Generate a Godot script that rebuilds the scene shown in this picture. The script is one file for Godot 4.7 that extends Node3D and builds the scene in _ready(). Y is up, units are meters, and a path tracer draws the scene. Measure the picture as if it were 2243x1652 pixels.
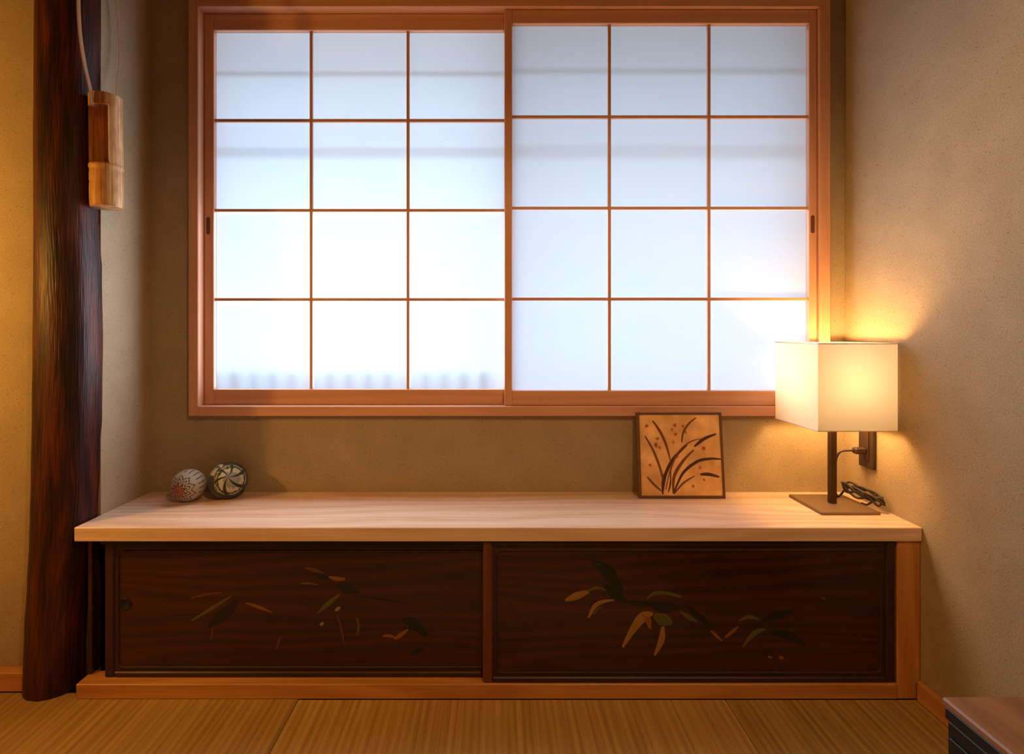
extends Node3D
# A small Japanese room: window alcove with shoji, a low board over two painted sliding doors, a table lamp.
# Metres, y up. The camera looks along -z; "depth" below means the distance from it along -z.

const EYE := 0.783            # height of the lens above the mats
const FOCAL := 1150.0         # in pixels of the 2243 x 1652 frame
const AXIS := Vector2(1082, 727)   # where the optical axis meets the frame (the lens is shifted)
const WALL_R := 0.909         # right wall
const WALL_L := -0.8913       # left side of the alcove
const BACK := 1.361           # depth of the back wall
const TOP := 0.3678           # top of the board

var mats := {}
var names_taken := {}

# ------------------------------------------------------------------ small helpers
func at(x: float, y: float, depth: float) -> Vector3:
	return Vector3((x - AXIS.x) * depth / FOCAL, EYE - (y - AXIS.y) * depth / FOCAL, -depth)

func begin() -> SurfaceTool:
	var st := SurfaceTool.new()
	st.begin(Mesh.PRIMITIVE_TRIANGLES)
	return st

func put(called: String, st: SurfaceTool, m: Material, parent: Node = self) -> MeshInstance3D:
	var o := MeshInstance3D.new()
	o.name = called
	o.mesh = st.commit()
	o.material_override = m
	parent.add_child(o, true)
	return o

func put_mesh(called: String, mesh: Mesh, m: Material, parent: Node, where := Vector3.ZERO) -> MeshInstance3D:
	var o := MeshInstance3D.new()
	o.name = called
	o.mesh = mesh
	o.material_override = m
	o.position = where
	parent.add_child(o, true)
	return o

func tag(o: Node, label: String, category: String, group := "") -> void:
	o.set_meta("label", label)
	o.set_meta("category", category)
	if group:
		o.set_meta("group", group)

func structure(o: Node, label: String, category: String) -> void:
	tag(o, label, category)
	o.set_meta("kind", "structure")

func thing(called: String, where: Vector3, label: String, category: String) -> Node3D:
	var o := Node3D.new()
	o.name = called
	add_child(o, true)
	o.position = where
	tag(o, label, category)
	return o

func uv_of(p: Vector3, n: Vector3, grain: int) -> Vector2:
	# u runs along the grain, v across it, both in metres
	var u := p[grain]
	var a := (grain + 1) % 3
	var b := (grain + 2) % 3
	if absf(n[grain]) > 0.8:
		return Vector2(p[a] * 0.25, p[b])
	return Vector2(u, p[b] + p[a] * 0.37) if absf(n[a]) > absf(n[b]) else Vector2(u, p[a] + p[b] * 0.37)

func face(st: SurfaceTool, pts: Array, n: Vector3, grain: int) -> void:
	var g: Vector3 = (pts[1] - pts[0]).cross(pts[2] - pts[0])
	var order := pts.duplicate()
	if g.dot(n) > 0.0:
		order.reverse()
	for k in range(1, order.size() - 1):
		for p in [order[0], order[k], order[k + 1]]:
			st.set_normal(n)
			st.set_uv(uv_of(p, n, grain))
			st.add_vertex(p)

# a box from lo to hi with chamfered edges, grain along axis 0, 1 or 2
func box(st: SurfaceTool, lo: Vector3, hi: Vector3, bevel := 0.002, grain := 0) -> void:
	var c := (lo + hi) / 2.0
	var h := (hi - lo) / 2.0
	var r := minf(bevel, minf(h.x, minf(h.y, h.z)) * 0.45)
	for axis in 3:
		var u := (axis + 1) % 3
		var v := (axis + 2) % 3
		for s in [-1.0, 1.0]:
			var n := Vector3.ZERO
			n[axis] = s
			var pts := []
			for q in [[-1, -1], [1, -1], [1, 1], [-1, 1]]:
				var p := Vector3.ZERO
				p[axis] = s * h[axis]
				p[u] = q[0] * (h[u] - r)
				p[v] = q[1] * (h[v] - r)
				pts.append(c + p)
			face(st, pts, n, grain)
	if r <= 0.00001:
		return
	for axis in 3:
		var u := (axis + 1) % 3
		var v := (axis + 2) % 3
		for su in [-1.0, 1.0]:
			for sv in [-1.0, 1.0]:
				var n := Vector3.ZERO
				n[u] = su
				n[v] = sv
				var pts := []
				for q in [[-1, 0], [1, 0], [1, 1], [-1, 1]]:
					var p := Vector3.ZERO
					p[axis] = q[0] * (h[axis] - r)
					p[u] = su * (h[u] - (r if q[1] else 0.0))
					p[v] = sv * (h[v] - (0.0 if q[1] else r))
					pts.append(c + p)
				face(st, pts, n.normalized(), grain)
	for sx in [-1.0, 1.0]:
		for sy in [-1.0, 1.0]:
			for sz in [-1.0, 1.0]:
				var s := Vector3(sx, sy, sz)
				face(st, [c + s * (h - Vector3(0, r, r)), c + s * (h - Vector3(r, 0, r)), c + s * (h - Vector3(r, r, 0))], s.normalized(), grain)

func block(called: String, lo: Vector3, hi: Vector3, m: Material, parent: Node = self, bevel := 0.002, grain := 0) -> MeshInstance3D:
	var st := begin()
	box(st, lo, hi, bevel, grain)
	return put(called, st, m, parent)

# rows of points -> smooth surface; "outward" rows as of a lathe that goes up and round from +x to +z
func grid(st: SurfaceTool, rows: Array, flip := false, uv_scale := Vector2.ONE) -> void:
	for i in rows.size() - 1:
		var a: PackedVector3Array = rows[i]
		var b: PackedVector3Array = rows[i + 1]
		for j in a.size() - 1:
			var q := [[i, j], [i, j + 1], [i + 1, j + 1], [i, j], [i + 1, j + 1], [i + 1, j]]
			if flip:
				q.reverse()
			for e in q:
				st.set_uv(Vector2(float(e[1]) / (a.size() - 1), float(e[0]) / (rows.size() - 1)) * uv_scale)
				st.add_vertex(rows[e[0]][e[1]])

func lathe(st: SurfaceTool, profile: Array, sides := 32, centre := Vector3.ZERO, uv_scale := Vector2.ONE) -> void:
	var rows := []
	for p in profile:
		var row := PackedVector3Array()
		for j in sides + 1:
			var t := TAU * j / sides
			row.append(centre + Vector3(cos(t) * p.x, p.y, sin(t) * p.x))
		rows.append(row)
	grid(st, rows, false, uv_scale)

# a tube of elliptic section along a path
func tube(st: SurfaceTool, path: Array, radius: float, sides := 8, flat := 1.0, up := Vector3.UP, taper := 1.0) -> void:
	var rows := []
	for i in path.size():
		var r := radius * lerpf(1.0, taper, smoothstep(0.3, 0.7, float(i) / path.size()))
		var t: Vector3 = (path[mini(i + 1, path.size() - 1)] - path[maxi(i - 1, 0)]).normalized()
		var side := t.cross(up)
		if side.length() < 0.05:
			side = t.cross(Vector3.RIGHT)
		side = side.normalized()
		var other := side.cross(t).normalized()
		var row := PackedVector3Array()
		for j in sides + 1:
			var a := TAU * j / sides
			row.append(path[i] + side * cos(a) * r + other * sin(a) * r * flat)
		rows.append(row)
	grid(st, rows, false)
	for e in [0, path.size() - 1]:
		for j in sides:
			var tri := [path[e], rows[e][j], rows[e][j + 1]]
			if e != 0:
				tri.reverse()
			for p in tri:
				st.set_uv(Vector2.ZERO)
				st.add_vertex(p)

func smooth_path(points: Array, step := 8) -> Array:
	var out := []
	for i in points.size() - 1:
		var p0: Vector3 = points[maxi(i - 1, 0)]
		var p3: Vector3 = points[mini(i + 2, points.size() - 1)]
		for k in step:
			out.append(points[i].cubic_interpolate(points[i + 1], p0, p3, float(k) / step))
	out.append(points[-1])
	return out

# ------------------------------------------------------------------ materials
func noise(seed_value: int, frequency: float, octaves := 3) -> FastNoiseLite:
	var n := FastNoiseLite.new()
	n.seed = seed_value
	n.noise_type = FastNoiseLite.TYPE_SIMPLEX_SMOOTH
	n.frequency = frequency
	n.fractal_octaves = octaves
	return n

func surface(albedo: Color, roughness: float, specular := 0.5) -> StandardMaterial3D:
	var m := StandardMaterial3D.new()
	m.albedo_color = albedo
	m.roughness = roughness
	m.metallic_specular = specular
	return m

# wood grain along u; one tile is 2 m by 0.5 m
func wood(seed_value: int, light: Color, dark: Color, roughness: float, contrast := 1.0, relief := 0.02) -> StandardMaterial3D:
	var w := 1024
	var h := 512
	var im := Image.create(w, h, false, Image.FORMAT_RGB8)
	var bump := Image.create(w, h, false, Image.FORMAT_L8)
	var bands := noise(seed_value, 1.0, 2)
	var fibre := noise(seed_value + 1, 1.0, 3)
	var blotch := noise(seed_value + 2, 1.0, 2)
	for y in h:
		for x in w:
			var cu := cos(TAU * x / w)      # the figure closes on itself along the grain
			var su := sin(TAU * x / w)
			var v := y / float(h)
			var wave := bands.get_noise_3d(cu * 0.255, su * 0.255, v * 3.0) * 0.75
			var ring := 0.5 + 0.5 * sin((v * 26.0 + wave * 5.0) * TAU * 0.5)
			var fine := fibre.get_noise_3d(cu * 2.2, su * 2.2, v * 150.0)
			var tone := blotch.get_noise_3d(cu * 0.48, su * 0.48, v * 6.0)
			var k := clampf(0.42 + (ring - 0.5) * 0.42 * contrast + fine * 0.34 * contrast + tone * 0.25 * contrast, 0.0, 1.0)
			im.set_pixel(x, y, light.lerp(dark, k))
			bump.set_pixel(x, y, Color.WHITE * clampf(0.5 - fine * 0.5 - (ring - 0.5) * 0.2, 0.0, 1.0))
	var m := surface(Color.WHITE, roughness)
	m.albedo_texture = ImageTexture.create_from_image(im)
	m.uv1_scale = Vector3(0.5, 2.0, 1.0)
	if relief > 0.0:
		m.heightmap_enabled = true
		m.heightmap_texture = ImageTexture.create_from_image(bump)
		m.heightmap_scale = relief
	return m

# earthen plaster: mottled, with straw flecks and a trowelled grain
func plaster() -> StandardMaterial3D:
	var s := 1024
	var im := Image.create(s, s, false, Image.FORMAT_RGB8)
	var bump := Image.create(s, s, false, Image.FORMAT_L8)
	var coarse := noise(11, 0.006, 3)
	var grain := noise(12, 0.16, 2)
	var base := Color(0.640, 0.558, 0.450)
	for y in s:
		for x in s:
			var k := coarse.get_noise_2d(x, y) * 0.022 + grain.get_noise_2d(x, y) * 0.05
			im.set_pixel(x, y, Color(base.r + k, base.g + k, base.b + k * 0.9))
			bump.set_pixel(x, y, Color.WHITE * clampf(0.5 + grain.get_noise_2d(x, y) * 0.4, 0.0, 1.0))
	var rng := RandomNumberGenerator.new()
	rng.seed = 5
	for k in 1500:
		var p := Vector2(rng.randf() * s, rng.randf() * s)
		var d := Vector2.from_angle(rng.randf() * TAU)
		var long := rng.randf_range(2.0, 9.0)
		var c := Color(0.42, 0.31, 0.20) if rng.randf() < 0.65 else Color(0.74, 0.65, 0.51)
		for i in int(long * 2.0):
			var q := p + d * i * 0.5
			var px := posmod(int(q.x), s)
			var py := posmod(int(q.y), s)
			im.set_pixel(px, py, im.get_pixel(px, py).lerp(c, 0.55))
			bump.set_pixel(px, py, Color.WHITE * 0.8)
	var m := surface(Color.WHITE, 0.95, 0.3)
	m.albedo_texture = ImageTexture.create_from_image(im)
	m.heightmap_enabled = true
	m.heightmap_texture = ImageTexture.create_from_image(bump)
	m.heightmap_scale = 0.035
	m.uv1_triplanar = true
	m.uv1_world_triplanar = true
	m.uv1_scale = Vector3.ONE * 1.35
	return m

# woven rush: ridges of 15 mm that run along u
func rush(tone: float, seed_value: int) -> StandardMaterial3D:
	var w := 256
	var h := 960
	var im := Image.create(w, h, false, Image.FORMAT_RGB8)
	var bump := Image.create(w, h, false, Image.FORMAT_L8)
	var streak := noise(seed_value, 1.0, 2)
	var fine := noise(seed_value + 1, 1.0, 2)
	var a := Color(0.74, 0.58, 0.33) * tone
	var b := Color(0.60, 0.44, 0.22) * tone
	for y in h:
		var v := y / float(h) * 60.0        # 60 ridges across 0.9 m
		var ridge := absf(sin(v * PI))
		for x in w:
			var k := 0.25 + 0.35 * (1.0 - ridge) + streak.get_noise_2d(x * 0.006, y * 0.07) * 0.6 + fine.get_noise_2d(x * 0.3, y * 0.3) * 0.25
			im.set_pixel(x, y, a.lerp(b, clampf(k, 0.0, 1.0)))
			bump.set_pixel(x, y, Color.WHITE * clampf(ridge * 0.8 + fine.get_noise_2d(x * 0.4, y * 0.2) * 0.2, 0.0, 1.0))
	var m := surface(Color.WHITE, 0.55)
	m.albedo_texture = ImageTexture.create_from_image(im)
	m.uv1_scale = Vector3(1.0 / 0.9, 1.0 / 0.9, 1.0)
	m.heightmap_enabled = true
	m.heightmap_texture = ImageTexture.create_from_image(bump)
	m.heightmap_scale = 0.1
	return m

# bark-polished log, u round, v along
func log_wood() -> StandardMaterial3D:
	var w := 512
	var h := 1024
	var im := Image.create(w, h, false, Image.FORMAT_RGB8)
	var bump := Image.create(w, h, false, Image.FORMAT_L8)
	var n1 := noise(31, 1.0, 3)
	var n2 := noise(32, 1.0, 2)
	for y in h:
		for x in w:
			var t := TAU * x / w
			var p := Vector3(cos(t), sin(t), y / float(h) * 14.0)
			var coarse := n1.get_noise_3d(p.x * 1.6, p.y * 1.6, p.z * 0.55)
			var fibre := n2.get_noise_3d(p.x * 14.0, p.y * 14.0, p.z * 1.8)
			var k := clampf(0.45 + coarse * 0.75 + fibre * 0.4, 0.0, 1.0)
			im.set_pixel(x, y, Color(0.12, 0.04, 0.03).lerp(Color(0.39, 0.16, 0.075), k))
			bump.set_pixel(x, y, Color.WHITE * clampf(0.5 + fibre * 0.45 + coarse * 0.3, 0.0, 1.0))
	var m := surface(Color.WHITE, 0.48, 0.38)
	m.albedo_texture = ImageTexture.create_from_image(im)
	m.heightmap_enabled = true
	m.heightmap_texture = ImageTexture.create_from_image(bump)
	m.heightmap_scale = 0.12
	return m

func bamboo() -> StandardMaterial3D:
	var w := 256
	var h := 256
	var im := Image.create(w, h, false, Image.FORMAT_RGB8)
	var n := noise(41, 1.0, 3)
	for y in h:
		for x in w:
			var t := TAU * x / w
			var k := clampf(0.45 + n.get_noise_3d(cos(t) * 9.0, sin(t) * 9.0, y * 0.006) * 0.9 + n.get_noise_3d(cos(t) * 2.0, sin(t) * 2.0, y * 0.03) * 0.4, 0.0, 1.0)
			im.set_pixel(x, y, Color(0.80, 0.60, 0.38).lerp(Color(0.60, 0.38, 0.18), k))
	var m := surface(Color.WHITE, 0.4)
	m.albedo_texture = ImageTexture.create_from_image(im)
	return m

func make_materials() -> void:
	mats.plaster = plaster()
	mats.cypress = wood(101, Color(0.93, 0.81, 0.72), Color(0.83, 0.66, 0.55), 0.25, 1.0, 0.008)
	mats.cypress.metallic_specular = 0.7
	mats.cypress.uv1_scale = Vector3(0.5, 1.6, 1.0)
	mats.frame = wood(111, Color(0.86, 0.65, 0.53), Color(0.76, 0.53, 0.42), 0.42, 0.7, 0.008)
	mats.sill = wood(121, Color(0.82, 0.57, 0.31), Color(0.66, 0.41, 0.19), 0.45, 0.9)
	mats.lacquer = wood(131, Color(0.29, 0.10, 0.055), Color(0.11, 0.035, 0.028), 0.36, 1.0, 0.02)
	mats.lacquer_rim = wood(141, Color(0.25, 0.10, 0.06), Color(0.13, 0.05, 0.035), 0.5, 0.8)
	mats.lit_rim = wood(145, Color(0.46, 0.24, 0.13), Color(0.34, 0.16, 0.08), 0.42, 0.8)  # lighter brown; on the right door it stands for light on the stile
	mats.picture_rim = wood(147, Color(0.46, 0.30, 0.17), Color(0.34, 0.20, 0.10), 0.45, 0.8)
	mats.dark = wood(151, Color(0.055, 0.042, 0.042), Color(0.025, 0.02, 0.022), 0.5, 0.7)
	mats.table_top = wood(171, Color(0.54, 0.37, 0.23), Color(0.40, 0.25, 0.14), 0.45, 1.0)
	mats.rush = rush(1.0, 201)
	mats.rush_worn = rush(0.92, 211)
	mats.log = log_wood()
	mats.bamboo = bamboo()
	mats.bamboo_strip = surface(Color(0.66, 0.47, 0.30), 0.45)
	mats.paper = surface(Color(0.81, 0.81, 0.81), 1.0, 0.2)
	mats.paper.backlight_enabled = true
	mats.paper.backlight = Color(1, 1, 1)
	mats.shade = surface(Color(0.97, 0.93, 0.84), 0.95, 0.2)
	mats.shade.backlight_enabled = true
	mats.shade.backlight = Color(1, 0.97, 0.9)
	mats.lamp_cloth = surface(Color(0.92, 0.87, 0.78), 0.95, 0.2)
	mats.lamp_cloth.backlight_enabled = true
	mats.lamp_cloth.backlight = Color(0.42, 0.425, 0.46)
	mats.bronze = surface(Color(0.30, 0.22, 0.15), 0.38)
	mats.bronze.metallic = 0.75
	mats.shade_metal = surface(Color(0.62, 0.58, 0.52), 0.6)
	mats.base_bronze = surface(Color(0.50, 0.40, 0.31), 0.36)
	mats.base_bronze.metallic = 0.35
	mats.plate = surface(Color(0.21, 0.14, 0.11), 0.45)
	mats.cord = surface(Color(0.20, 0.13, 0.08), 0.5)
	mats.iron = surface(Color(0.06, 0.05, 0.045), 0.5)
	mats.frosted = surface(Color(0.80, 0.86, 0.88, 0.32), 0.6)
	mats.frosted.transparency = BaseMaterial3D.TRANSPARENCY_ALPHA
	mats.stucco = surface(Color(0.62, 0.62, 0.60), 0.95)
	mats.aluminium = surface(Color(0.35, 0.34, 0.33), 0.45)

# ------------------------------------------------------------------ camera and light
func make_camera_and_light() -> void:
	var cam := Camera3D.new()
	cam.name = "camera"
	add_child(cam)
	cam.position = Vector3(0, EYE, 0)
	cam.projection = Camera3D.PROJECTION_FRUSTUM
	cam.near = 0.05
	cam.far = 200.0
	cam.size = 1652.0 / FOCAL * cam.near
	cam.frustum_offset = Vector2((2243.0 / 2.0 - AXIS.x) / FOCAL, (AXIS.y - 1652.0 / 2.0) / FOCAL) * cam.near
	cam.current = true
	var around := WorldEnvironment.new()
	around.name = "environment"
	var e := Environment.new()
	e.background_mode = Environment.BG_SKY
	var sky := Sky.new()
	var air := ProceduralSkyMaterial.new()      # a bright overcast day
	air.sky_top_color = Color(0.71, 0.84, 1.0)
	air.sky_horizon_color = Color(0.78, 0.88, 1.0)
	air.ground_bottom_color = Color(0.44, 0.51, 0.57)
	air.ground_horizon_color = Color(0.55, 0.64, 0.72)
	sky.sky_material = air
	e.sky = sky
	e.background_energy_multiplier = 6.8
	e.tonemap_mode = Environment.TONE_MAPPER_LINEAR
	e.tonemap_exposure = 1.0
	e.sdfgi_enabled = true
	e.ssao_enabled = true
	e.ssil_enabled = true
	around.environment = e
	add_child(around)
	# area lights added just inside the paper to boost the daylight from the shoji
	for q in [[-0.352, 0.8676, 0.755, 1.3828, 0.66], [0.430, 0.8676, 0.762, 1.3648, 0.24], [-0.352, 1.336, 0.755, 1.3828, 0.08], [0.430, 1.336, 0.762, 1.3648, 0.06]]:
		var l := AreaLight3D.new()
		l.name = "added_shoji_light"
		l.area_size = Vector2(q[2], 0.464)
		l.area_normalize_energy = true
		l.light_energy = q[4]
		l.light_color = Color(0.88, 0.94, 1.0)
		l.shadow_enabled = true
		l.area_range = 12.0
		l.area_attenuation = 2.0
		l.position = Vector3(q[0], q[1], -q[3])
		l.rotation.y = PI
		add_child(l, true)

# ------------------------------------------------------------------ the room
func make_room() -> void:
	var h := 2.35
	# back wall with the window opening
	var st := begin()
	var ox0 := -0.775
	var ox1 := 0.855
	var oy0 := 0.574
	var oy1 := 1.633
	box(st, Vector3(-1.05, -0.1, -BACK - 0.12), Vector3(ox0, h, -BACK), 0.0)
	box(st, Vector3(ox1, -0.1, -BACK - 0.12), Vector3(1.03, h, -BACK), 0.0)
	box(st, Vector3(ox0, -0.1, -BACK - 0.12), Vector3(ox1, oy0, -BACK), 0.0)
	box(st, Vector3(ox0, oy1, -BACK - 0.12), Vector3(ox1, h, -BACK), 0.0)
	structure(put("wall_back", st, mats.plaster), "tan earthen plaster wall around the shoji window", "wall")
	structure(block("wall_right", Vector3(WALL_R, -0.1, -BACK), Vector3(WALL_R + 0.12, h, 1.7), mats.plaster, self, 0.0), "speckled earthen plaster wall to the right of the lamp", "wall")
	structure(block("wall_alcove", Vector3(-1.0, -0.1, -BACK), Vector3(WALL_L, h, -1.19), mats.plaster, self, 0.0), "narrow plaster wall between the log post and the window wall", "wall")
	structure(block("wall_left_front", Vector3(-2.2, -0.1, -1.30), Vector3(-1.0, h, -1.165), mats.plaster, self, 0.0), "ochre plaster wall to the left of the log post", "wall")
	structure(block("wall_left", Vector3(-2.32, -0.1, -1.30), Vector3(-2.2, h, 1.7), mats.plaster, self, 0.0), "plaster wall closing the room on the left", "wall")
	structure(block("wall_rear", Vector3(-2.32, -0.1, 1.7), Vector3(WALL_R + 0.12, h, 1.82), mats.plaster, self, 0.0), "plaster wall behind the viewer", "wall")
	structure(block("ceiling", Vector3(-2.32, h, -BACK - 0.12), Vector3(WALL_R + 0.12, h + 0.1, 1.82), mats.table_top, self, 0.0), "wooden ceiling of the room", "ceiling")
	# floor: a sub floor that carries the mats
	var fl := Node3D.new()
	fl.name = "floor"
	add_child(fl)
	structure(fl, "woven rush mat floor in front of the sliding doors", "floor")
	block("sub_floor", Vector3(-2.32, -0.12, -BACK - 0.12), Vector3(WALL_R + 0.12, -0.03, 1.82), mats.dark, fl, 0.0)
	var x := 0.493 - 0.91 * 3.0
	var i := 0
	while x < WALL_R:
		var x0 := maxf(x, -2.2)
		var x1 := minf(x + 0.91, WALL_R)
		for r in 2:
			var z0 := -1.1178 if r == 0 else 0.2804
			var z1 := 0.28 if r == 0 else 1.7
			if x0 < -1.0 and r == 0:
				z0 = -1.1398
			block("tatami_mat", Vector3(x0 + 0.0006, -0.03, z0), Vector3(x1 - 0.0006, 0.0, z1), mats.rush if (i + r) % 2 == 0 else mats.rush_worn, fl, 0.0012, 2)
		x += 0.91
		i += 1
	structure(block("baseboard_left", Vector3(-2.2, 0.0, -1.165), Vector3(-1.008, 0.042, -1.14), mats.sill, self, 0.002, 0), "low wooden baseboard left of the log post", "baseboard")
	structure(block("baseboard_right", Vector3(WALL_R - 0.012, 0.0, -1.115), Vector3(WALL_R, 0.042, 1.7), mats.sill, self, 0.002, 2), "low wooden baseboard under the right wall", "baseboard")

func make_window() -> void:
	var w := Node3D.new()
	w.name = "window_1"
	add_child(w)
	structure(w, "two-panel shoji window with brown wooden lattice and white paper", "window")
	var zf := -1.343           # front of the frame, proud of the wall
	var zb := -1.455
	var L := -0.7824
	var R := 0.8618
	var B := 0.567
	var T := 1.645
	var il := -0.7567
	var ir := 0.8327
	var ib := 0.5926
	var it := 1.6145
	block("frame_post", Vector3(L, B, zb), Vector3(il, T, zf), mats.frame, w, 0.0018, 1)
	block("frame_post", Vector3(ir, B, zb), Vector3(R, T, zf), mats.frame, w, 0.0018, 1)
	block("frame_sill", Vector3(il, B, zb), Vector3(ir, ib, zf), mats.frame, w, 0.0018, 0)
	block("frame_head", Vector3(il, it, zb), Vector3(ir, T, zf), mats.frame, w, 0.0018, 0)
	shoji(w, 1.370, il + 0.0005, 0.0465, ib + 0.0005, it - 0.001, 0.0250, 0.0195, 0.0400, 0.0430, [-0.4789, -0.2252], [0.8676, 1.1011, 1.3370], -1)
	shoji(w, 1.352, 0.0270, ir - 0.0005, ib + 0.0005, it - 0.001, 0.0200, 0.0205, 0.0385, 0.0360, [0.2986, 0.5561], [0.8676, 1.1028, 1.3391], 1)

func shoji(w: Node3D, depth: float, x0: float, x1: float, y0: float, y1: float, sl: float, sr: float, rb: float, rt: float, xs: Array, ys: Array, pull_side: int) -> void:
	var s := Node3D.new()
	s.name = "shoji_panel"
	w.add_child(s, true)
	s.position = Vector3((x0 + x1) / 2.0, y0, -depth)
	s.set_meta("label", "left shoji panel in the rear groove" if pull_side < 0 else "right shoji panel in the front groove")
	var o := -s.position
	var th := 0.0165
	var p := func(x: float, y: float, z: float) -> Vector3: return Vector3(x, y, -depth + z) + o
	block("stile", p.call(x0, y0, -th), p.call(x0 + sl, y1, 0), mats.frame, s, 0.0015, 1)
	block("stile", p.call(x1 - sr, y0, -th), p.call(x1, y1, 0), mats.frame, s, 0.0015, 1)
	block("rail", p.call(x0 + sl, y0, -th), p.call(x1 - sr, y0 + rb, 0), mats.frame, s, 0.0015, 0)
	block("rail", p.call(x0 + sl, y1 - rt, -th), p.call(x1 - sr, y1, 0), mats.frame, s, 0.0015, 0)
	var hx := 0.0040
	for x in xs:
		block("muntin", p.call(x - hx, y0 + rb, -0.0130), p.call(x + hx, y1 - rt, -0.0045), mats.frame, s, 0.0008, 1)
	for y in ys:
		block("muntin", p.call(x0 + sl, y - hx, -0.0128), p.call(x1 - sr, y + hx, -0.0048), mats.frame, s, 0.0008, 0)
	# the sheets of paper, glued to the outer side of the lattice
	var gx: Array = [x0 + sl * 0.5] + xs + [x1 - sr * 0.5]
	var gy: Array = [y0 + rb * 0.5] + ys + [y1 - rt * 0.5]
	for a in gx.size() - 1:
		for b in gy.size() - 1:
			var q := QuadMesh.new()
			q.size = Vector2(gx[a + 1] - gx[a], gy[b + 1] - gy[b])
			put_mesh("paper_pane", q, mats.paper, s, p.call((gx[a] + gx[a + 1]) / 2.0, (gy[b] + gy[b + 1]) / 2.0, -0.0135))
	# finger pull let into the outer stile
	var fx := x0 + sl * 0.42 if pull_side < 0 else x1 - sr * 0.55
	var st := begin()
	var fy := 0.783 + 0.277 if pull_side < 0 else 0.783 + 0.277
	var rows := []
	for e in [[1.0, 0.0], [0.92, 0.0007], [0.80, 0.0006], [0.70, 0.0002], [0.0, 0.0002]]:
		var row := PackedVector3Array()
		for j in 25:
			var t := -TAU * j / 24
			row.append(p.call(fx + cos(t) * 0.0052 * e[0], fy + (signf(sin(t)) * (0.018 + 0.005 * absf(sin(t))) * e[0] if absf(sin(t)) > 0.01 else 0.0), e[1]))
		rows.append(row)
	grid(st, rows, false)
	st.generate_normals()
	put("finger_pull", st, mats.lit_rim, s)

func make_outside() -> void:
	# what stands outside the paper: a deep eave, a slatted guard rail and an added glass sash
	var eave := Node3D.new()
	eave.name = "roof_eave"
	add_child(eave)
	structure(eave, "eave that shades the window from outside", "eave")
	block("soffit", Vector3(-1.8, 1.72, -2.25), Vector3(1.8, 1.78, -BACK - 0.12), mats.frame, eave, 0.0, 0)
	block("fascia", Vector3(-1.8, 1.62, -2.28), Vector3(1.8, 1.80, -2.25), mats.frame, eave, 0.0, 0)
	# unseen frosted glass sash, added to dim the paper of the right shoji
	var sash := Node3D.new()
	sash.name = "window_2"
	add_child(sash)
	structure(sash, "frosted glass sash added outside to dim the right shoji panel", "window")
	for k in 1:
		var z := -1.475 - 0.03 * k
		block("stile", Vector3(0.030, 0.575, z - 0.02), Vector3(0.065, 1.632, z), mats.aluminium, sash, 0.001, 1)
		block("stile", Vector3(0.825, 0.575, z - 0.02), Vector3(0.854, 1.632, z), mats.aluminium, sash, 0.001, 1)
		block("rail", Vector3(0.065, 0.575, z - 0.02), Vector3(0.825, 0.610, z), mats.aluminium, sash, 0.001, 0)
		block("rail", Vector3(0.065, 1.600, z - 0.02), Vector3(0.825, 1.632, z), mats.aluminium, sash, 0.001, 0)
		var q := QuadMesh.new()
		q.size = Vector2(0.76, 0.99)
		put_mesh("glass_pane", q, mats.frosted, sash, Vector3(0.445, 1.105, z - 0.01))
	var rail := Node3D.new()
	rail.name = "guard_rail"
	add_child(rail)
	structure(rail, "slatted guard rail outside the left half of the window", "railing")
	block("rail_bar", Vector3(-0.755, 0.595, -1.416), Vector3(0.015, 0.636, -1.400), mats.aluminium, rail, 0.001, 0)
	for y in [1.262, 1.462]:
		block("rail_bar", Vector3(-0.755, y, -1.454), Vector3(0.832, y + 0.012, -1.442), mats.aluminium, rail, 0.003, 0)
	for k in 15:
		var x := -0.742 + 0.0505 * k
		block("rail_slat", Vector3(x, 0.636, -1.412), Vector3(x + 0.013, 0.682, -1.402), mats.aluminium, rail, 0.001, 1)

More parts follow.
